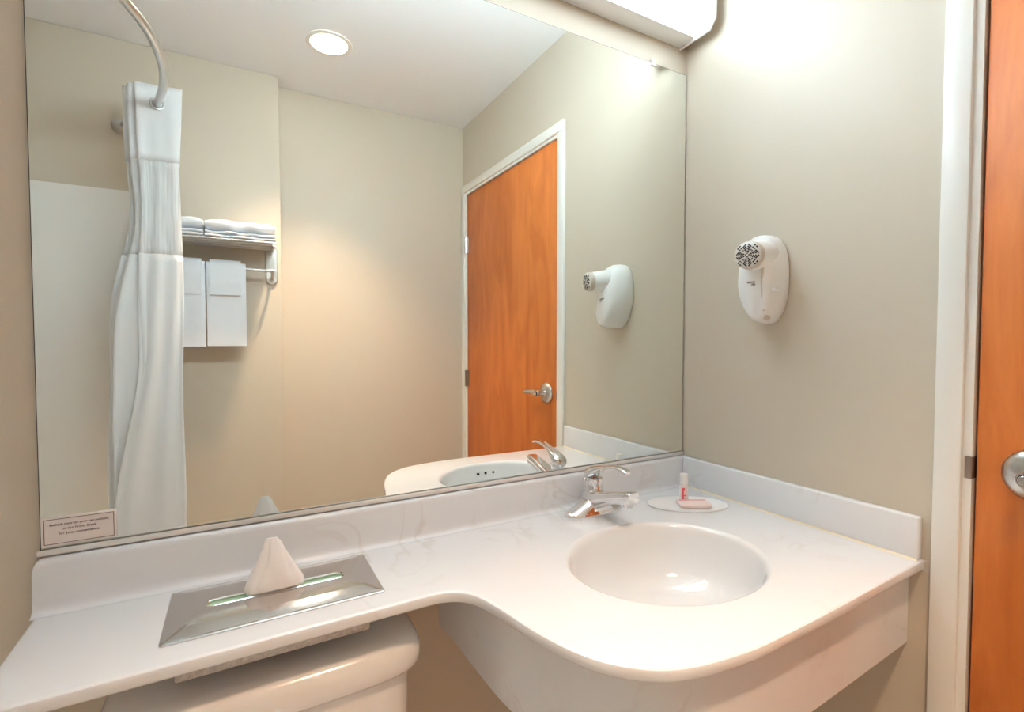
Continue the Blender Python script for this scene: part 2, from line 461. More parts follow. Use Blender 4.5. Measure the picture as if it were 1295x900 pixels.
bm = bmesh.new()
bowl = [(1.0, 0), (.990, -.0005), (.976, -.0020), (.960, -.0048), (.947, -.0095), (.938, -.016), (.931, -.024), (.918, -.042), (.885, -.070), (.81, -.098), (.69, -.117), (.5, -.128), (.3, -.133), (.12, -.135)]
bowl = bowl + [(.12, -.143), (.35, -.141), (.6, -.134), (.80, -.117), (.92, -.090), (.975, -.05), (.999, -.022), (1.0, 0)]
rings = [[(BX + BA * s * math.cos(2 * PI * i / NB), BY + BB * s * math.sin(2 * PI * i / NB), CT + dz) for i in range(NB)] for s, dz in bowl]
loft(bm, rings, False, False)
finish(bm, 'basin', M_sink, van, True, 60)
bm = bmesh.new(); lathe(bm, (BX, BY, CT - .1355), (0, 0, 1), [(0, .024), (.002, .024), (.004, .021), (.0042, .017), (.003, .016), (.006, .014), (.0075, .008), (.008, .001)], 32)
finish(bm, 'drain', M_chrome, van, label='chrome drain stopper')
for k in (-1, 0, 1):
    ang = -PI / 2 + .15 * k
    zz = -.034
    s = .9235
    c = Vector((BX + .014 + BA * s * math.cos(ang), BY + BB * s * math.sin(ang), CT + zz))
    dn = Vector((BX - c.x, (BY - c.y) * 1.3, 0)).normalized()
    bm = bmesh.new(); lathe(bm, c + dn * .0028, -dn, [(0, .0005), (.0002, .0042), (.01, .0042)], 16)
    finish(bm, 'overflow_hole', M_dark, van)

# backsplash along the mirror wall, with the cove at its foot and a rounded free end
bm = bmesh.new()
ZB = .9420
psec = [(-.0005, CT - .001), (-.034, CT - .001), (-.034, CT + .0006), (-.029, CT + .0012), (-.0245, CT + .0035), (-.0215, CT + .008), (-.0205, CT + .014), (-.020, CT + .03), (-.0196, ZB - .010), (-.0188, ZB - .006), (-.0165, ZB - .0022), (-.0125, ZB - .0003), (-.0005, ZB)]
def cutz(x):
    # rounded upper corner at the free end
    r = .014; x0 = -.2735
    d = x - x0
    return r - math.sqrt(max(0, r * r - (r - d) ** 2)) if d < r else 0.0
xs = [-.2735, -.2733, -.2725, -.271, -.2685, -.265, -.2595, -.2, 0, .3, .6, .9, 1.1195]
rings = []
for x in xs:
    dz = cutz(x)
    k = (ZB - dz - CT) / (ZB - CT)
    rings.append([(x, y, CT + (z - CT) * (k if z > CT + .02 else 1)) for y, z in psec])
loft(bm, rings)
finish(bm, 'backsplash', M_marble, van, True, 40)
bm = bmesh.new(); box(bm, (1.1015, -.5785, CT + .0005), (1.1195, -.0206, ZB), .0045, 3)
finish(bm, 'side_splash', M_marble, van, label='white marble splash piece along the right wall')
bm = bmesh.new()
loft(bm, [[(1.1012, y, CT + .0040), (1.1002, y, CT + .0022), (1.0978, y, CT + .0003), (1.1012, y, CT + .0002)] for y in (-.577, -.036)])
finish(bm, 'caulk_line', M_caulk, van, label='yellowed caulk at foot of the side splash')
# apron
ap = [(.350, -.065), (.3555, -.12), (.358, -.22), (.363, -.32), (.379, -.40), (.407, -.475), (.447, -.526), (.500, -.556), (.595, -.5725), (.68, -.574), (.78, -.572), (1.0, -.563), (1.1195, -.558)]
apl = [(p.x, p.y) for p in spline([(a, b, 0) for a, b in ap], 7)]
api = offset2d(apl, -.012)
api[-1] = (1.1195, api[-1][1])
bm = bmesh.new()
rings = []
for (ox, oy), (ix, iy) in zip(apl, api):
    rings.append([(ox, oy, .840), (ox, oy, .6915), (ox + (ix - ox) * .12, oy + (iy - oy) * .12, .690), (ix, iy, .690), (ix, iy, .840)])
loft(bm, rings)
finish(bm, 'apron', M_marble, van, True, 40)

# ------------------------------------------------------------------ faucet
FX, FY = 0.735, -0.082
fau = thing('faucet', 'chrome single lever faucet behind the basin', 'faucet', (FX, FY, CT))
bm = bmesh.new()
def oblong(a, b, z, n=48, e=2.6): return [(FX + x, FY + y, CT + z) for x, y in srect(0, 0, a, b, e, n)]
loft(bm, [oblong(.077, .0275, 0), oblong(.079, .0285, .002), oblong(.079, .0285, .008), oblong(.0765, .0268, .0115), oblong(.068, .0262, .0150), oblong(.052, .0255, .0215), oblong(.036, .0245, .030), oblong(.028, .0235, .0355), oblong(.021, .022, .038)])
base = finish(bm, 'base', M_chrome, fau, True, 50)
# body + spout: one casting
bm = bmesh.new()
sp = [(FY + .0245, .030, .0200, .018), (FY + .021, .0305, .0225, .0205), (FY, .0325, .0235, .0235), (FY - .018, .0365, .0225, .0220), (FY - .034, .0440, .0205, .0180), (FY - .052, .0510, .0190, .0155), (FY - .072, .0575, .0178, .0145), (FY - .094, .0640, .0170, .0140), (FY - .114, .0690, .0165, .0138), (FY - .129, .0720, .0160, .0135), (FY - .134, .0728, .0142, .0115)]
rings = []
for y, zc, hx, hz in sp:
    rings.append([(FX + a, y, CT + zc + b) for a, b in srect(0, 0, hx, hz, 4.2, 36)])
loft(bm, rings)
finish(bm, 'spout', M_chrome, fau, True, 50)
bm = bmesh.new(); lathe(bm, (FX, FY - .117, CT + .060), (0, 0, -1), [(0, .0115), (.005, .0115), (.0055, .0105), (.010, .0105), (.0105, .009), (.0105, .001)], 24)
finish(bm, 'aerator', M_chrome, fau)
bm = bmesh.new()
lathe(bm, (FX, FY, CT + .050), (0, -.05, 1), [(0, .0205), (.012, .0200), (.018, .0185), (.020, .0172), (.024, .0172), (.026, .0186), (.034, .0190), (.037, .0188)], 36)
finish(bm, 'collar', M_chrome, fau)
bm = bmesh.new()
# the lever: a domed cap that sweeps forward into a flat paddle with a curled tip
lev = [(FY + .0215, .0885, .007, .004), (FY + .0205, .0905, .0145, .0085), (FY + .014, .0945, .0185, .0125), (FY + .002, .0985, .0190, .0150), (FY - .010, .1045, .0175, .0125), (FY - .022, .1115, .0145, .0085), (FY - .038, .1185, .0110, .0055), (FY - .058, .1245, .0098, .0044), (FY - .078, .1280, .0098, .0040), (FY - .096, .1285, .0104, .0040), (FY - .110, .1262, .0104, .0040), (FY - .117, .1235, .0082, .0030)]
loft(bm, [[(FX + a, y, CT + zc + b) for a, b in srect(0, 0, hx, hz, 2.5, 28)] for y, zc, hx, hz in lev])
finish(bm, 'lever', M_chrome, fau, True, 60)
bm = bmesh.new()
tube(bm, [(FX, FY + .032, CT + .008), (FX, FY + .034, CT + .072)], .0022, 10)
lathe(bm, (FX, FY + .034, CT + .070), (0, 0, 1), [(0, .0025), (.001, .0050), (.004, .0058), (.008, .005), (.010, .002)], 16)
finish(bm, 'lift_rod', M_chrome, fau)

# ------------------------------------------------------------------ oval dish with soap packet and bottle
DC = Vector((.978, -.148)); DU = Vector((.0800, -.0580)); DV = Vector((.0460, .0415))
def dish_ring(s, z, n=56): return [(DC.x + s * (DU.x * math.cos(2 * PI * i / n) + DV.x * math.sin(2 * PI * i / n)), DC.y + s * (DU.y * math.cos(2 * PI * i / n) + DV.y * math.sin(2 * PI * i / n)), CT + z) for i in range(n)]
bm = bmesh.new()
loft(bm, [dish_ring(.95, .0002), dish_ring(.985, .0008), dish_ring(1.0, .0026), dish_ring(.992, .0036), dish_ring(.965, .0036), dish_ring(.945, .0026), dish_ring(.5, .0024)])
tag(finish(bm, 'amenity_dish', mat('dish_white', (.86, .865, .87), .3), None, True, 50), 'flat white oval dish on the counter corner behind the basin', 'dish')
# soap
sc_ = Vector((.9815, -.166)); su = Vector((.8717, -.49)); sv = Vector((.49, .8717))
su = Vector((.074, -.041)).normalized();
sv = Vector((-su.y, su.x))
so = thing('soap_bar', 'pink wrapped soap bar lying on the white oval dish', 'soap', (sc_.x, sc_.y, CT + .0037))
bm = bmesh.new()
def soap_ring(a, b, z): return [(sc_.x + su.x * x + sv.x * y, sc_.y + su.y * x + sv.y * y, CT + .0037 + z) for x, y in srect(0, 0, a, b, 7, 36)]
loft(bm, [soap_ring(.038, .020, 0), soap_ring(.0395, .0215, .0015), soap_ring(.0395, .0215, .0065), soap_ring(.0375, .0195, .0085)])
finish(bm, 'wrapper', M_soap, so, True, 40)
bm = bmesh.new()
p0 = sc_ + sv * .0135
loft(bm, [[(p0.x + su.x * x + sv.x * y, p0.y + su.y * x + sv.y * y, CT + .0037 + z) for x, y in ((-.033, -.0018), (.033, -.0018), (.033, .0018), (-.033, .0018))] for z in (.0084, .0089)])
finish(bm, 'printed_band', M_red, so, False, label='dark red printed line')
# bottle
bc = Vector((.988, -.128, CT + .0028))
bo = thing('lotion_bottle', 'small white bottle with red print standing on the oval dish', 'bottle', bc)
bm = bmesh.new()
lathe(bm, bc, (0, 0, 1), [(0, .0095), (.001, .0108), (.036, .0108), (.040, .0100), (.043, .0080), (.045, .0075)], 28)
finish(bm, 'bottle_body', M_bottle, bo)
bm = bmesh.new(); lathe(bm, bc + Vector((0, 0, .0445)), (0, 0, 1), [(0, .0098), (.0005, .0102), (.0245, .0100), (.0255, .0092), (.026, .002)], 28)
finish(bm, 'cap', mat('cap_white', (.88, .87, .86), .3), bo, label='white bottle cap')
bm = bmesh.new()
fa = math.atan2(-1 - bc.y, 0 - bc.x)
def lab(a0, a1, z0, z1, r=.0110):
    n = 5
    A = [(bc.x + r * math.cos(fa + a0 + (a1 - a0) * i / n), bc.y + r * math.sin(fa + a0 + (a1 - a0) * i / n)) for i in range(n + 1)]
    loft(bm, [[(x, y, bc.z + z0) for x, y in A], [(x, y, bc.z + z1) for x, y in A]], False, False, False)
lab(-.42, .02, .006, .036); lab(.02, .45, .0155, .0185); lab(.02, .22, .029, .036)
finish(bm, 'red_print', M_red, bo, label='red printed mark')
bm = bmesh.new(); lab(-.75, .75, .003, .0385, .01088)
finish(bm, 'label', mat('label_pale_pink', (.87, .66, .65), .4), bo, label='pale pink label')

# ------------------------------------------------------------------ recessed tissue dispenser
TX0, TX1, TY0, TY1 = -.099, .205, -.207, -.047
tcx, tcy = (TX0 + TX1) / 2, (TY0 + TY1) / 2
td = thing('tissue_dispenser', 'flat polished steel tissue dispenser plate set into the counter', 'tissue dispenser', (tcx, tcy, .80))
hw, hd = (TX1 - TX0) / 2, (TY1 - TY0) / 2
SLX, SLY = .102, .0125
def rr(a, b, z, e=30, n=64): return [(tcx + x, tcy + y, CT + z) for x, y in srect(0, 0, a, b, e, n)]
def rrect(a, b, r, z, n=8):
    o = []
    for qx, qy, a0 in ((1, 1, 0), (-1, 1, PI / 2), (-1, -1, PI), (1, -1, 1.5 * PI)):
        for k in range(n + 1):
            t = a0 + PI / 2 * k / n
            o.append((tcx + qx * (a - r) + r * math.cos(t), tcy + qy * (b - r) + r * math.sin(t), CT + z))
    return o
bm = bmesh.new()
vr = loft(bm, [rrect(hw, hd, .004, .0002), rrect(hw, hd, .004, .0022), rrect(hw - .0015, hd - .0015, .004, .0032), rrect(hw - .0055, hd - .0055, .004, .0036), rrect(hw - .009, hd - .009, .005, .0046), rrect(hw - .026, hd - .026, .009, .0090), rrect(hw - .029, hd - .029, .009, .0094)], False, False)
inner = vr[-1]
slo = [bm.verts.new((x, y, z)) for x, y, z in rrect(SLX, SLY, SLY - .0002, .0094)]
sl2 = [bm.verts.new((x, y, z)) for x, y, z in rrect(SLX - .0015, SLY - .0015, SLY - .0018, .0102)]
sl3 = [bm.verts.new((x, y, z)) for x, y, z in rrect(SLX - .003, SLY - .003, SLY - .0034, .0088)]
sl4 = [bm.verts.new((x, y, z)) for x, y, z in rrect(SLX - .003, SLY - .003, SLY - .0034, .0062)]
ea = [bm.edges.get((inner[i], inner[(i + 1) % len(inner)])) for i in range(len(inner))]
eb = [bm.edges.new((slo[i], slo[(i + 1) % len(slo)])) for i in range(len(slo))]
bmesh.ops.triangle_fill(bm, edges=ea + eb, use_beauty=True)
for a, b in ((slo, sl2), (sl2, sl3), (sl3, sl4)):
    for i in range(len(a)):
        j = (i + 1) % len(a); bm.faces.new((a[i], a[j], b[j], b[i]))
finish(bm, 'plate', M_steel, td, True, 7)
bm = bmesh.new(); box(bm, (-.083, -.199, .8005), (.182, -.06, .8396), .003)
finish(bm, 'under_box', M_foil, td, label='speckled metal box below the counter')
bm = bmesh.new()
box(bm, (tcx - .112, tcy - .045, CT + .0003), (tcx + .112, tcy + .045, CT + .0046), .0008, 1)
tag(finish(bm, 'tissue_pack', M_green, None), 'pale green tissue pack seen through the slot of the steel plate', 'tissue pack')
# the tissue pulled up through the slot
bm = bmesh.new()
tx, ty = .048, tcy
N = 48; rings = []
secs = [(.0050, .040, .0060), (.0100, .041, .0085), (.0130, .0435, .0125), (.022, .0435, .0150), (.034, .0375, .0135), (.048, .0300, .0115), (.060, .0238, .0095), (.072, .0180, .0075), (.083, .0132, .0052), (.0905, .0098, .0032), (.0935, .0080, .0016)]
rnd = random.Random(5)
fold = [(.55, .9, .10), (1.9, 2.2, .16), (2.9, -1.4, .12), (4.0, 1.1, .20), (4.75, -2.0, .18), (5.5, 1.6, .14)]
for h, a, b in secs:
    ring = []
    up = min(1, max(0, (h - .014) / .02))
    for i in range(N):
        t = 2 * PI * i / N
        k = 1.0
        for t0, drift, amp in fold:
            d = (t - t0 - drift * (h - .03) * 6 + PI) % (2 * PI) - PI
            k -= amp * up * max(0, 1 - abs(d) / .30)
        c, s_ = math.cos(t), math.sin(t)
        lean = -.004 * up + .045 * max(0, h - .03) * -.12
        ring.append((tx + lean + a * k * math.copysign(abs(c) ** .9, c), ty + b * k * math.copysign(abs(s_) ** .8, s_) + .04 * max(0, h - .02) * .3, CT + h + (.004 * math.cos(t - .5) * up if h < .088 else 0)))
    rings.append(ring)
loft(bm, rings)
tag(finish(bm, 'tissue', M_tissue, None, True, 32), 'white crumpled tissue standing up from the steel slot', 'tissue')

# ------------------------------------------------------------------ toilet
to = thing('toilet', 'cream toilet with tank under the narrow counter end', 'toilet', (.05, -.12, 0))
def tr(cx_, cy_, a, b, z, e=5, n=56): return [(cx_ + x, cy_ + y, z) for x, y in srect(0, 0, a, b, e, n)]
lx, ly, la, lb = .049, -.120, .225, .106
bm = bmesh.new()
loft(bm, [tr(lx, ly, .20, .088, .388, 4.5), tr(lx, ly, .203, .09, .40, 4.5), tr(lx, ly, .205, .093, .60, 4.5), tr(lx, ly, .208, .095, .7195, 4.5)])
finish(bm, 'tank', M_china, to, True, 60)
bm = bmesh.new()
loft(bm, [tr(lx, ly, la - .012, lb - .012, .7165, 5), tr(lx, ly, la - .004, lb - .004, .7185, 5), tr(lx, ly, la, lb, .725, 5), tr(lx, ly, la + .001, lb + .001, .738, 5), tr(lx, ly, la, lb, .750, 5), tr(lx, ly, la - .004, lb - .004, .760, 5), tr(lx, ly, la - .011, lb - .011, .7675, 5), tr(lx, ly, la - .020, lb - .020, .772, 5), tr(lx, ly, la - .032, lb - .032, .774, 5)])
finish(bm, 'tank_lid', M_china, to, True, 60)
bm = bmesh.new()
lathe(bm, (lx - .15, ly - .092, .67), (0, -1, 0), [(0, .014), (.006, .014), (.012, .010)], 20)
tube(bm, [(lx - .15, ly - .106, .67), (lx - .12, ly - .11, .668), (lx - .085, ly - .108, .663)], [.006, .0055, .007], 12)
finish(bm, 'flush_lever', M_chrome, to)
bm = bmesh.new()
def br(cy_, a, b, z, n=56): return [(lx + a * math.cos(2 * PI * i / n), cy_ + b * math.sin(2 * PI * i / n), z) for i in range(n)]
loft(bm, [br(-.36, .105, .22, 0), br(-.36, .10, .215, .03), br(-.37, .095, .20, .15), br(-.40, .13, .225, .28), br(-.42, .175, .25, .36), br(-.42, .182, .26, .385), br(-.42, .178, .255, .392), br(-.42, .13, .20, .392), br(-.42, .11, .17, .33), br(-.40, .05, .08, .22)])
box(bm, (lx - .12, -.24, .30), (lx + .12, -.03, .387), .02, 3)
finish(bm, 'bowl', M_china, to, True, 50)
bm = bmesh.new()
loft(bm, [br(-.42, .183, .262, .394), br(-.42, .187, .266, .400), br(-.42, .183, .262, .425), br(-.42, .165, .245, .432)])
finish(bm, 'seat', M_china, to, True, 50)

# ------------------------------------------------------------------ vanity light
LX0, LX1, LZ0, LZ1, LDP = -.125, 1.098, 2.082, 2.200, .122
vl = thing('vanity_light', 'white fluorescent light bar glowing on the wall above the mirror', 'light', ((LX0 + LX1) / 2, -.001, LZ0))
def lprof(x, g=0, ch=.024):
    # box section with chamfered front corners, g shrinks it
    return [(x, -.0006, LZ0 + g), (x, -LDP + g + ch * .8, LZ0 + g), (x, -LDP + g, LZ0 + g + ch), (x, -LDP + g, LZ1 - g - ch), (x, -LDP + g + ch * .8, LZ1 - g), (x, -.0006, LZ1 - g)]
for x0, x1 in ((LX0, LX0 + .006), (LX1 - .006, LX1)):
    bm = bmesh.new(); loft(bm, [lprof(x0, .0008), lprof(x0 + .001), lprof(x1 - .001), lprof(x1, .0008)])
    finish(bm, 'end_cap', M_housing, vl, True, 25)
bm = bmesh.new(); box(bm, (LX0 + .006, -.056, LZ0 + .006), (LX1 - .006, -.0006, LZ1 - .003), .001)
finish(bm, 'housing', M_housing, vl, label='white metal pan against the wall')
bm = bmesh.new()
def lens(x):
    g = .003
    return [(p[0], p[1] if abs(p[1]) > .01 else -.0565, max(p[2], LZ0 + .011)) for p in lprof(x, g)]
loft(bm, [lens(LX0 + .0065), lens(LX1 - .0065)])
finish(bm, 'lens', M_lens, vl, False, label='glowing white acrylic lens')

ta = bpy.data.lights.new('fluorescent_tubes', 'AREA'); ta.shape = 'RECTANGLE'; ta.size = LX1 - LX0 - .27; ta.size_y = .05; ta.spread = math.radians(TUBE_SPREAD)
ta.energy = TUBE_WATTS; ta.color = LENS_COLOR
tl = bpy.data.objects.new('fluorescent_tubes', ta); COL.objects.link(tl)
tl.location = (-.10, -LDP + .001 - .0035, (LZ1 - LZ0) / 2); tl.rotation_euler = (math.radians(90 - TUBE_TILT), 0, 0); tl.parent = vl

# ------------------------------------------------------------------ recessed downlight
dl = thing('downlight', 'round recessed ceiling light glowing in the mirror', 'light', DOWN)
bm = bmesh.new(); lathe(bm, (DOWN[0], DOWN[1], CEIL - .0004), (0, 0, -1), [(0, .088), (.002, .088), (.004, .084), (.004, .071), (.001, .069)], 48, cap0=False, cap1=False)
finish(bm, 'trim_ring', M_white_paint, dl)
bm = bmesh.new(); lathe(bm, (DOWN[0], DOWN[1], CEIL - .0008), (0, 0, -1), [(0, .0705), (.0012, .070)], 48)
finish(bm, 'lens', M_disc, dl, True)
ld = bpy.data.lights.new('downlight_lamp', 'SPOT'); ld.energy = DOWN_WATTS; ld.color = DOWN_COLOR; ld.spot_size = math.radians(84); ld.spot_blend = .85; ld.shadow_soft_size = .05
lo = bpy.data.objects.new('downlight_lamp', ld); COL.objects.link(lo); lo.location = (0, 0, -.012); lo.parent = dl

# ------------------------------------------------------------------ hair dryer on the right wall
hd_ = thing('hair_dryer', 'white wall-mounted hair dryer in its holder above the counter', 'hair dryer', (XR, -.265, 1.31))
def W(u, v, wv): return (XR - wv, u, 1.272 + v)          # u = room y, v = height above eye level, wv = distance off the wall
bm = bmesh.new()
def egg(c, hw_, z0, z1, wv, n=48):
    o = []
    zc = (z0 + z1) / 2; hh = (z1 - z0) / 2
    for i in range(n):
        t = 2 * PI * i / n; c_, s_ = math.cos(t), math.sin(t)
        k = 1.0 - .27 * max(0, -s_) ** 1.1
        sh_ = -.010 * max(0, -s_)
        o.append(W(c + sh_ + hw_ * k * math.copysign(abs(c_) ** .78, c_), zc + hh * math.copysign(abs(s_) ** .8, s_), wv))
    return o
loft(bm, [egg(-.262, .0500, .044, .243, .0003), egg(-.262, .0535, .040, .247, .006), egg(-.262, .0540, .039, .2475, .022), egg(-.264, .0515, .040, .246, .040), egg(-.267, .0470, .042, .238, .055), egg(-.270, .0420, .045, .215, .068), egg(-.273, .0365, .049, .185, .077), egg(-.274, .029, .056, .165, .082)])
holder = finish(bm, 'holder', M_plastic, hd_, True, 60)
bm = bmesh.new()
A0 = Vector(W(-.268, .198, .015)); A1 = Vector(W(-.291, .190, .112)); ad = (A1 - A0)
L_ = ad.length; an = ad.normalized()
lathe(bm, A0, an, [(0, .020), (.012, .032), (.03, .0365), (.055, .0348), (.08, .0325), (L_ , .0305)], 40)
finish(bm, 'dryer_barrel', M_plastic, hd_, True, 60)
bm = bmesh.new(); lathe(bm, A1, an, [(-.001, .0312), (.003, .0314), (.013, .0306), (.0155, .0298)], 40)
finish(bm, 'nozzle_ring', M_beige, hd_, True, 40, label='beige grey nozzle ring')
bm = bmesh.new(); lathe(bm, A1 + an * .0150, an, [(0, .0294), (.0010, .0290), (.003, .020), (.0038, .001)], 40)
grille = finish(bm, 'grille', mat('grille_white', (.72, .71, .66), .4), hd_, True, 60)
# dark slots of the grille: concentric diamonds, as thin raised strips on the grille face
ga, gb = frame_from(an)
bm = bmesh.new()
def gpt(x, y, off):
    r = math.hypot(x, y); h = .0010 + .0020 * (.029 - r) / .009 if r > .020 else .0030 + .0008 * (.020 - r) / .019
    return A1 + an * (.0150 + h + off) + ga * x + gb * y
def slot(x0, y0, x1, y1, wd=.0015):
    d = Vector((x1 - x0, y1 - y0)); L2 = d.length; d.normalize(); nn = Vector((-d.y, d.x)) * wd
    rings = []
    for k in range(4):
        t = k / 3; px, py = x0 + (x1 - x0) * t, y0 + (y1 - y0) * t
        rings.append([gpt(px + nn.x, py + nn.y, .0003), gpt(px - nn.x, py - nn.y, .0003), gpt(px - nn.x, py - nn.y, -.0006), gpt(px + nn.x, py + nn.y, -.0006)])
    loft(bm, rings)
for cxq, cyq in ((1, 0), (0, 1), (-1, 0), (0, -1)):
    ang0 = math.atan2(cyq, cxq)
    for lvl in range(5):
        r0 = .0050 + .0052 * lvl
        # chevron pointing out to each of the four sides
        for sgn in (-1, 1):
            pts = []
            for k in (0.10, 0.62):
                rr_ = r0 * (1 - .28 * k)
                a = ang0 + sgn * k * PI / 4 * 1.0
                rad = r0 / (math.cos(a - ang0) + abs(math.sin(a - ang0))) * 1.02
                pts.append((rad * math.cos(a), rad * math.sin(a)))
            if max(math.hypot(*p) for p in pts) < .0285: slot(*pts[0], *pts[1])
for lvl in (0.0135, .0200, .0260):
    for q_ in range(4):
        a = PI / 4 + q_ * PI / 2
        for da in ((-.20, -.03), (.03, .20)):
            slot(lvl * math.cos(a + da[0]), lvl * math.sin(a + da[0]), lvl * math.cos(a + da[1]), lvl * math.sin(a + da[1]))
finish(bm, 'slots', M_dark, grille, False, label='dark slots of the nozzle grille')
# seam, switch, lettering
bm = bmesh.new()
box(bm, (XR - .066, -.3225, 1.272 + .112), (XR - .048, -.300, 1.272 + .121), .0015)
finish(bm, 'switch', M_plastic, hd_)
bm = bmesh.new(); tube(bm, [W(-.2985, .166, .0790), W(-.2990, .14, .0795), W(-.3000, .10, .0795), W(-.3005, .066, .0770)], .0030, 8)
finish(bm, 'seam', M_beige, hd_, True, label='raised seam down the holder')
bm = bmesh.new(); lathe(bm, W(-.297, .052, .055), (-1, -.2, 0), [(0, .006), (.012, .0055), (.013, .004)], 16)
finish(bm, 'bottom_button', M_beige, hd_)
RW = Matrix(((0, 0, -1), (-1, 0, 0), (0, 1, 0)))         # text on the right wall: reads toward -y
text('lettering', 'Sunbeam', .0058, Vector(W(-.272, .134, .0826)), RW, M_ink, holder, ext=.0004)
text('lettering', '1500', .0052, Vector(W(-.278, .1275, .0826)), RW, M_ink, holder, ext=.0004)

# ------------------------------------------------------------------ shower: surround panel, rod, curtain
bm = bmesh.new()
box(bm, (XL + .0005, YT + .0003, .425), (-.36, YT + .006, 1.272 + .592), .002)
box(bm, (XL + .0005, YT + .007, .425), (XL + .006, -.007, 1.272 + .592), .002)
box(bm, (XL + .0005, -.006, .425), (-.43, -.0003, 1.272 + .592), .002)
tag(finish(bm, 'shower_surround', M_surround, None), 'white shower wall panel behind the curtain', 'shower panel')
bm = bmesh.new()
def tub_ring(ix, iy, z, e=12): return [(-.785 + x, -.743 + y, z) for x, y in srect(0, 0, .353 - ix, .734 - iy, e, 64)]
loft(bm, [tub_ring(0, 0, .0005, 60), tub_ring(0, 0, .40, 60), tub_ring(.006, .006, .42, 60), tub_ring(.06, .07, .42, 8), tub_ring(.075, .09, .40, 6), tub_ring(.11, .16, .16, 5), tub_ring(.16, .24, .12, 5)])
tag(finish(bm, 'bathtub', M_surround, None, True, 40), 'white bathtub below the shower wall panel', 'bathtub')

def refl(x, yv, z): return (x, 1 - yv - .012, CAMZ + z)
ZR = .842
rod = thing('curtain_rod', 'curved brushed metal shower curtain rod', 'curtain rod', refl(-.39, 2.474, ZR))
rp = [(-.388, 2.473), (-.330, 2.355), (-.272, 2.245), (-.237, 2.165), (-.208, 2.05), (-.191, 1.93), (-.187, 1.83), (-.194, 1.713), (-.211, 1.622), (-.232, 1.55), (-.275, 1.40), (-.325, 1.22), (-.39, 0.989)]
rpts = [Vector(refl(p.x, p.y, ZR)) for p in spline([(a, b, 0) for a, b in rp], 8)]
bm = bmesh.new(); tube(bm, rpts, .0125, 18); finish(bm, 'rod', M_metal, rod)
for (x, y, dy) in ((-.390, YT, 1), (-.39, 0, -1)):
    bm = bmesh.new(); lathe(bm, (x, y + dy * .0004, CAMZ + ZR), (0, dy, 0), [(0, .030), (.004, .030), (.010, .026), (.022, .021), (.032, .0195), (.033, .017)], 32)
    finish(bm, 'flange', M_metal, rod)

cu = thing('shower_curtain', 'white shower curtain with sheer window band gathered at the rod end', 'curtain', refl(-.25, 2.25, -1.2))
# the curtain is one zig-zag sheet; front pleat first
def curtain_section(v):
    """v: height relative to the eye. returns plan points (x, y') from the front pleat backwards"""
    def L(a, b, t): return a + (b - a) * max(0, min(1, t))
    def S(t): t = max(0, min(1, t)); return t * t * (3 - 2 * t)
    top, mid, low, bot = .91, .64, .31, -.95
    tb = (low - v) / (low - bot)
    waist = math.exp(-((v - .46) / .16) ** 2)             # the sheer band draws in a little
    spread = S((.46 - v) / .42)                           # below it the cloth spreads towards the tub
    n = 8
    pts = []
    for i in range(n + 1):
        s = i / n
        yb = 2.172 + .074 * s
        cxm = -.238 - .028 * s
        right = i % 2 == 0
        x = cxm + (.058 if right else -.074 - .010 * ((i * 37) % 5) / 5)
        if right: x -= .012 * waist * (0 if i == 0 else 1)
        else: x += .016 * waist
        if not right: x -= spread * (.052 + .020 * tb)
        else: x += spread * (.004 - .018 * s)
        if i == 0: x = L(L(-.161, -.171, (top - v) / (top - mid)), -.178, tb)
        if i == 1: x = L(-.302, -.298, (top - v) / (top - mid)) + .008 * waist - .085 * S((-.02 - v) / .75) - .012 * spread
        x += .003 * math.sin(v * 8 + i * 2.1) * (1 if v < mid else .35)
        yb += .003 * math.sin(v * 5 + i * 1.3) * (1 if v < low else .4)
        pts.append((x, yb, 0))
    sp_ = spline(pts, 14)
    out = []
    for k, p in enumerate(sp_):
        u = k / (len(sp_) - 1) * n
        # small soft ripples on each pleat face
        r = .0035 * math.sin(u * 19 + 1.5 * math.sin(v * 3)) * (1 if v < mid else .35) + .0025 * math.sin(u * 8.5 + v * 4)
        out.append((p.x, p.y + r))
    return out
def curtain_part(name, v0, v1, steps, material, label=None, skew=0.0):
    bm = bmesh.new(); rings = []
    for k in range(steps + 1):
        v = v0 + (v1 - v0) * k / steps
        sec = curtain_section(min(max(v, -.95), .91))
        rings.append([refl(x, y, v) for x, y in sec])
    loft(bm, rings, False, False, False)
    o = finish(bm, name, material, cu, True, 80, label)
    sm = o.modifiers.new('thickness', 'SOLIDIFY'); sm.thickness = .0016; sm.offset = 0
    return o
hdr = curtain_part('header_panel', .908, .640, 10, M_curtain, 'opaque white curtain header')
curtain_part('sheer_panel', .642, .306, 14, M_sheer, 'sheer see-through window band')
curtain_part('lower_panel', .310, -.95, 44, M_curtain, 'opaque white lower curtain')
bm = bmesh.new()
gc = Vector(refl(-.236, 2.172, ZR)); gd = (rpts[40] - rpts[8]).normalized()
gd = Vector((.25, 1, 0)).normalized()
N = 36
a_, b_ = frame_from(gd)
rings = []
for k in range(N):
    t = 2 * PI * k / N; rad = a_ * math.cos(t) + b_ * math.sin(t)
    c = gc + rad * .019
    rings.append([c + rad * (.004 * math.cos(2 * PI * j / 10)) + gd * (.003 * math.sin(2 * PI * j / 10)) for j in range(10)])
rings.append(rings[0]); loft(bm, rings, False, False)
finish(bm, 'grommet', M_metal, cu, True, 80)

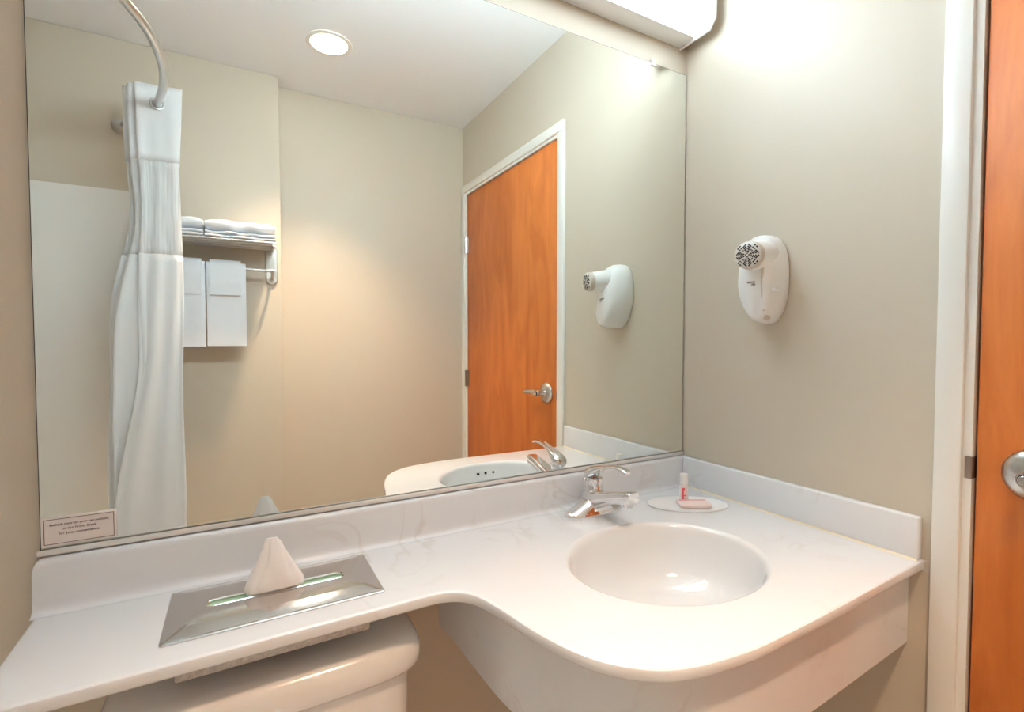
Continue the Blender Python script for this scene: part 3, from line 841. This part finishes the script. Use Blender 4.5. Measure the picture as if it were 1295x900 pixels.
# ------------------------------------------------------------------ towel rack and towels
def RF(x, yv, z): return Vector(refl(x, yv, z))
rk = thing('towel_rack', 'brushed metal towel shelf with hanging bar on the far wall', 'towel rack', (-.1, YT, 1.52))
SH = .402                                             # shelf rod height over the eye
for xs_ in (-.335, .140):
    bm = bmesh.new()
    # wall plate: a slim upright with rounded ends
    pl = []
    for k in range(24):
        t = 2 * PI * k / 24; c_, s_ = math.cos(t), math.sin(t)
        pl.append((xs_ + .024 * c_, .335 + .024 * s_ + (.064 if s_ > 0 else -.064)))
    def plring(dy, s): return [(xs_ + (x - xs_) * s, YT + dy, CAMZ + .335 + (z - .335) * (s + (1 - s) * .6)) for x, z in pl]
    loft(bm, [plring(.0003, 1), plring(.007, 1), plring(.010, .9)])
    plate = finish(bm, 'wall_plate', M_metal, rk, True, 40)
    bm = bmesh.new()
    tube(bm, [(xs_, YT + .006, CAMZ + SH - .004), (xs_, YT + .06, CAMZ + SH - .008), (xs_, YT + .195, CAMZ + SH - .008)], .007, 14)
    finish(bm, 'shelf_arm', M_metal, rk)
    bm = bmesh.new()
    tube(bm, spline([(xs_, YT + .006, CAMZ + .285), (xs_, YT + .04, CAMZ + .272), (xs_, YT + .075, CAMZ + .285), (xs_ - .004 * (1 if xs_ > 0 else -1), YT + .082, CAMZ + .300)], 6), .0065, 12)
    finish(bm, 'bar_hook', M_metal, rk)
for yy in (.03, .085, .14, .195):
    bm = bmesh.new(); tube(bm, [(-.345, YT + yy, CAMZ + SH), (.150, YT + yy, CAMZ + SH)], .005, 12)
    finish(bm, 'shelf_rod', M_metal, rk)
bm = bmesh.new(); tube(bm, [(-.345, YT + .082, CAMZ + .302), (.146, YT + .082, CAMZ + .302)], .0062, 14); finish(bm, 'hanging_bar', M_metal, rk)

# folded bath towels lying on the shelf
def folded(name, x0, x1, label, seed):
    rnd = random.Random(seed)
    z0 = CAMZ + SH + .0056; y0, y1 = YT + .205, YT + .012
    bm = bmesh.new()
    tops = [0, .0135, .0275, .0760]
    for l in range(3):
        th = tops[l + 1] - tops[l]
        zc = z0 + (tops[l + 1] + tops[l]) / 2
        rings = []
        n = 14
        for k in range(n + 1):
            x = x0 + (x1 - x0) * k / n
            e = min(1, min(k, n - k) / 1.2 + .55)
            jy = .004 * math.sin(k * .9 + l * 2 + seed); jz = .0022 * math.sin(k * 1.3 + seed + l)
            hh = th / 2 * (.99 * (e if l == 2 else 1))
            rings.append([(x, (y0 + y1) / 2 + a, zc + b + (jz if l else jz * 0) + (0 if l else 0)) for a, b in srect(jy, 0, (y0 - y1) / 2 - (.006 if l < 2 else 0), hh, 3.0 if l == 2 else 4, 36)])
        loft(bm, rings)
    return tag(finish(bm, name, M_towel, None, True, 60), label, 'towel', 'folded bath towels on the rack')
folded('bath_towel', -.104, .146, 'white folded bath towel on the right half of the rack', 1)
folded('bath_towel', -.325, -.109, 'white folded bath towel on the rack half hidden by the curtain', 4)

# hand towels over the bar, each with a washcloth over it
def drape(bm, x0, x1, bar_y, bar_z, r, zf, zb, th, wob):
    """a cloth folded over the bar: outer profile swept along x"""
    prof = []
    for k in range(9): prof.append((bar_y + r * math.cos(PI * k / 8), bar_z + r * math.sin(PI * k / 8)))
    outer = [(bar_y + r, zf), (bar_y + r, (zf + bar_z) / 2)] + prof + [(bar_y - r, (zb + bar_z) / 2), (bar_y - r, zb)]
    r2 = r - th
    prof2 = [(bar_y + r2 * math.cos(PI * k / 8), bar_z + r2 * math.sin(PI * k / 8)) for k in range(9)]
    inner = [(bar_y + r2, zf), (bar_y + r2, (zf + bar_z) / 2)] + prof2 + [(bar_y - r2, (zb + bar_z) / 2), (bar_y - r2, zb)]
    sec = outer + inner[::-1]
    n = 12; rings = []
    for k in range(n + 1):
        x = x0 + (x1 - x0) * k / n
        d = wob * math.sin(k * .8)
        e = .80 if k in (0, n) else 1.0
        mid_o = th / 2
        rr = []
        for i, (y, z) in enumerate(sec):
            rr.append((x, y + d * max(0, (bar_z - z)) / .3 * .4, z))
        rings.append(rr)
    loft(bm, rings)
BYW, BZW = YT + .082, CAMZ + .302
def hand_towel(x0, x1, label, name, zf, zb, r, th, group, cat, wob=.004):
    bm = bmesh.new()
    drape(bm, x0, x1, BYW, BZW, r, zf, zb, th, wob)
    bmesh.ops.bevel(bm, geom=[e for e in bm.edges if len(e.link_faces) == 2 and e.calc_face_angle(0) > 1.2], offset=.0035, segments=2, affect='EDGES')
    return tag(finish(bm, name, M_towel, None, True, 60), label, cat, group)
hand_towel(-.106, .036, 'white hand towel hanging on the bar, right one of the pair', 'hand_towel', CAMZ - .024, CAMZ + .02, .022, .015, 'hand towels on the bar', 'towel')
hand_towel(-.255, -.111, 'white hand towel hanging on the bar, beside the curtain', 'hand_towel', CAMZ - .026, CAMZ + .02, .022, .015, 'hand towels on the bar', 'towel')
hand_towel(-.094, .018, 'white washcloth folded over the right hand towel', 'washcloth', CAMZ + .186, CAMZ + .20, .0325, .0098, 'washcloths on the bar', 'washcloth', .001)
hand_towel(-.243, -.123, 'white washcloth folded over the hand towel beside the curtain', 'washcloth', CAMZ + .188, CAMZ + .20, .0325, .0098, 'washcloths on the bar', 'washcloth', .001)
for o in bpy.data.objects:
    if '_base' in o.keys(): del o['_base']
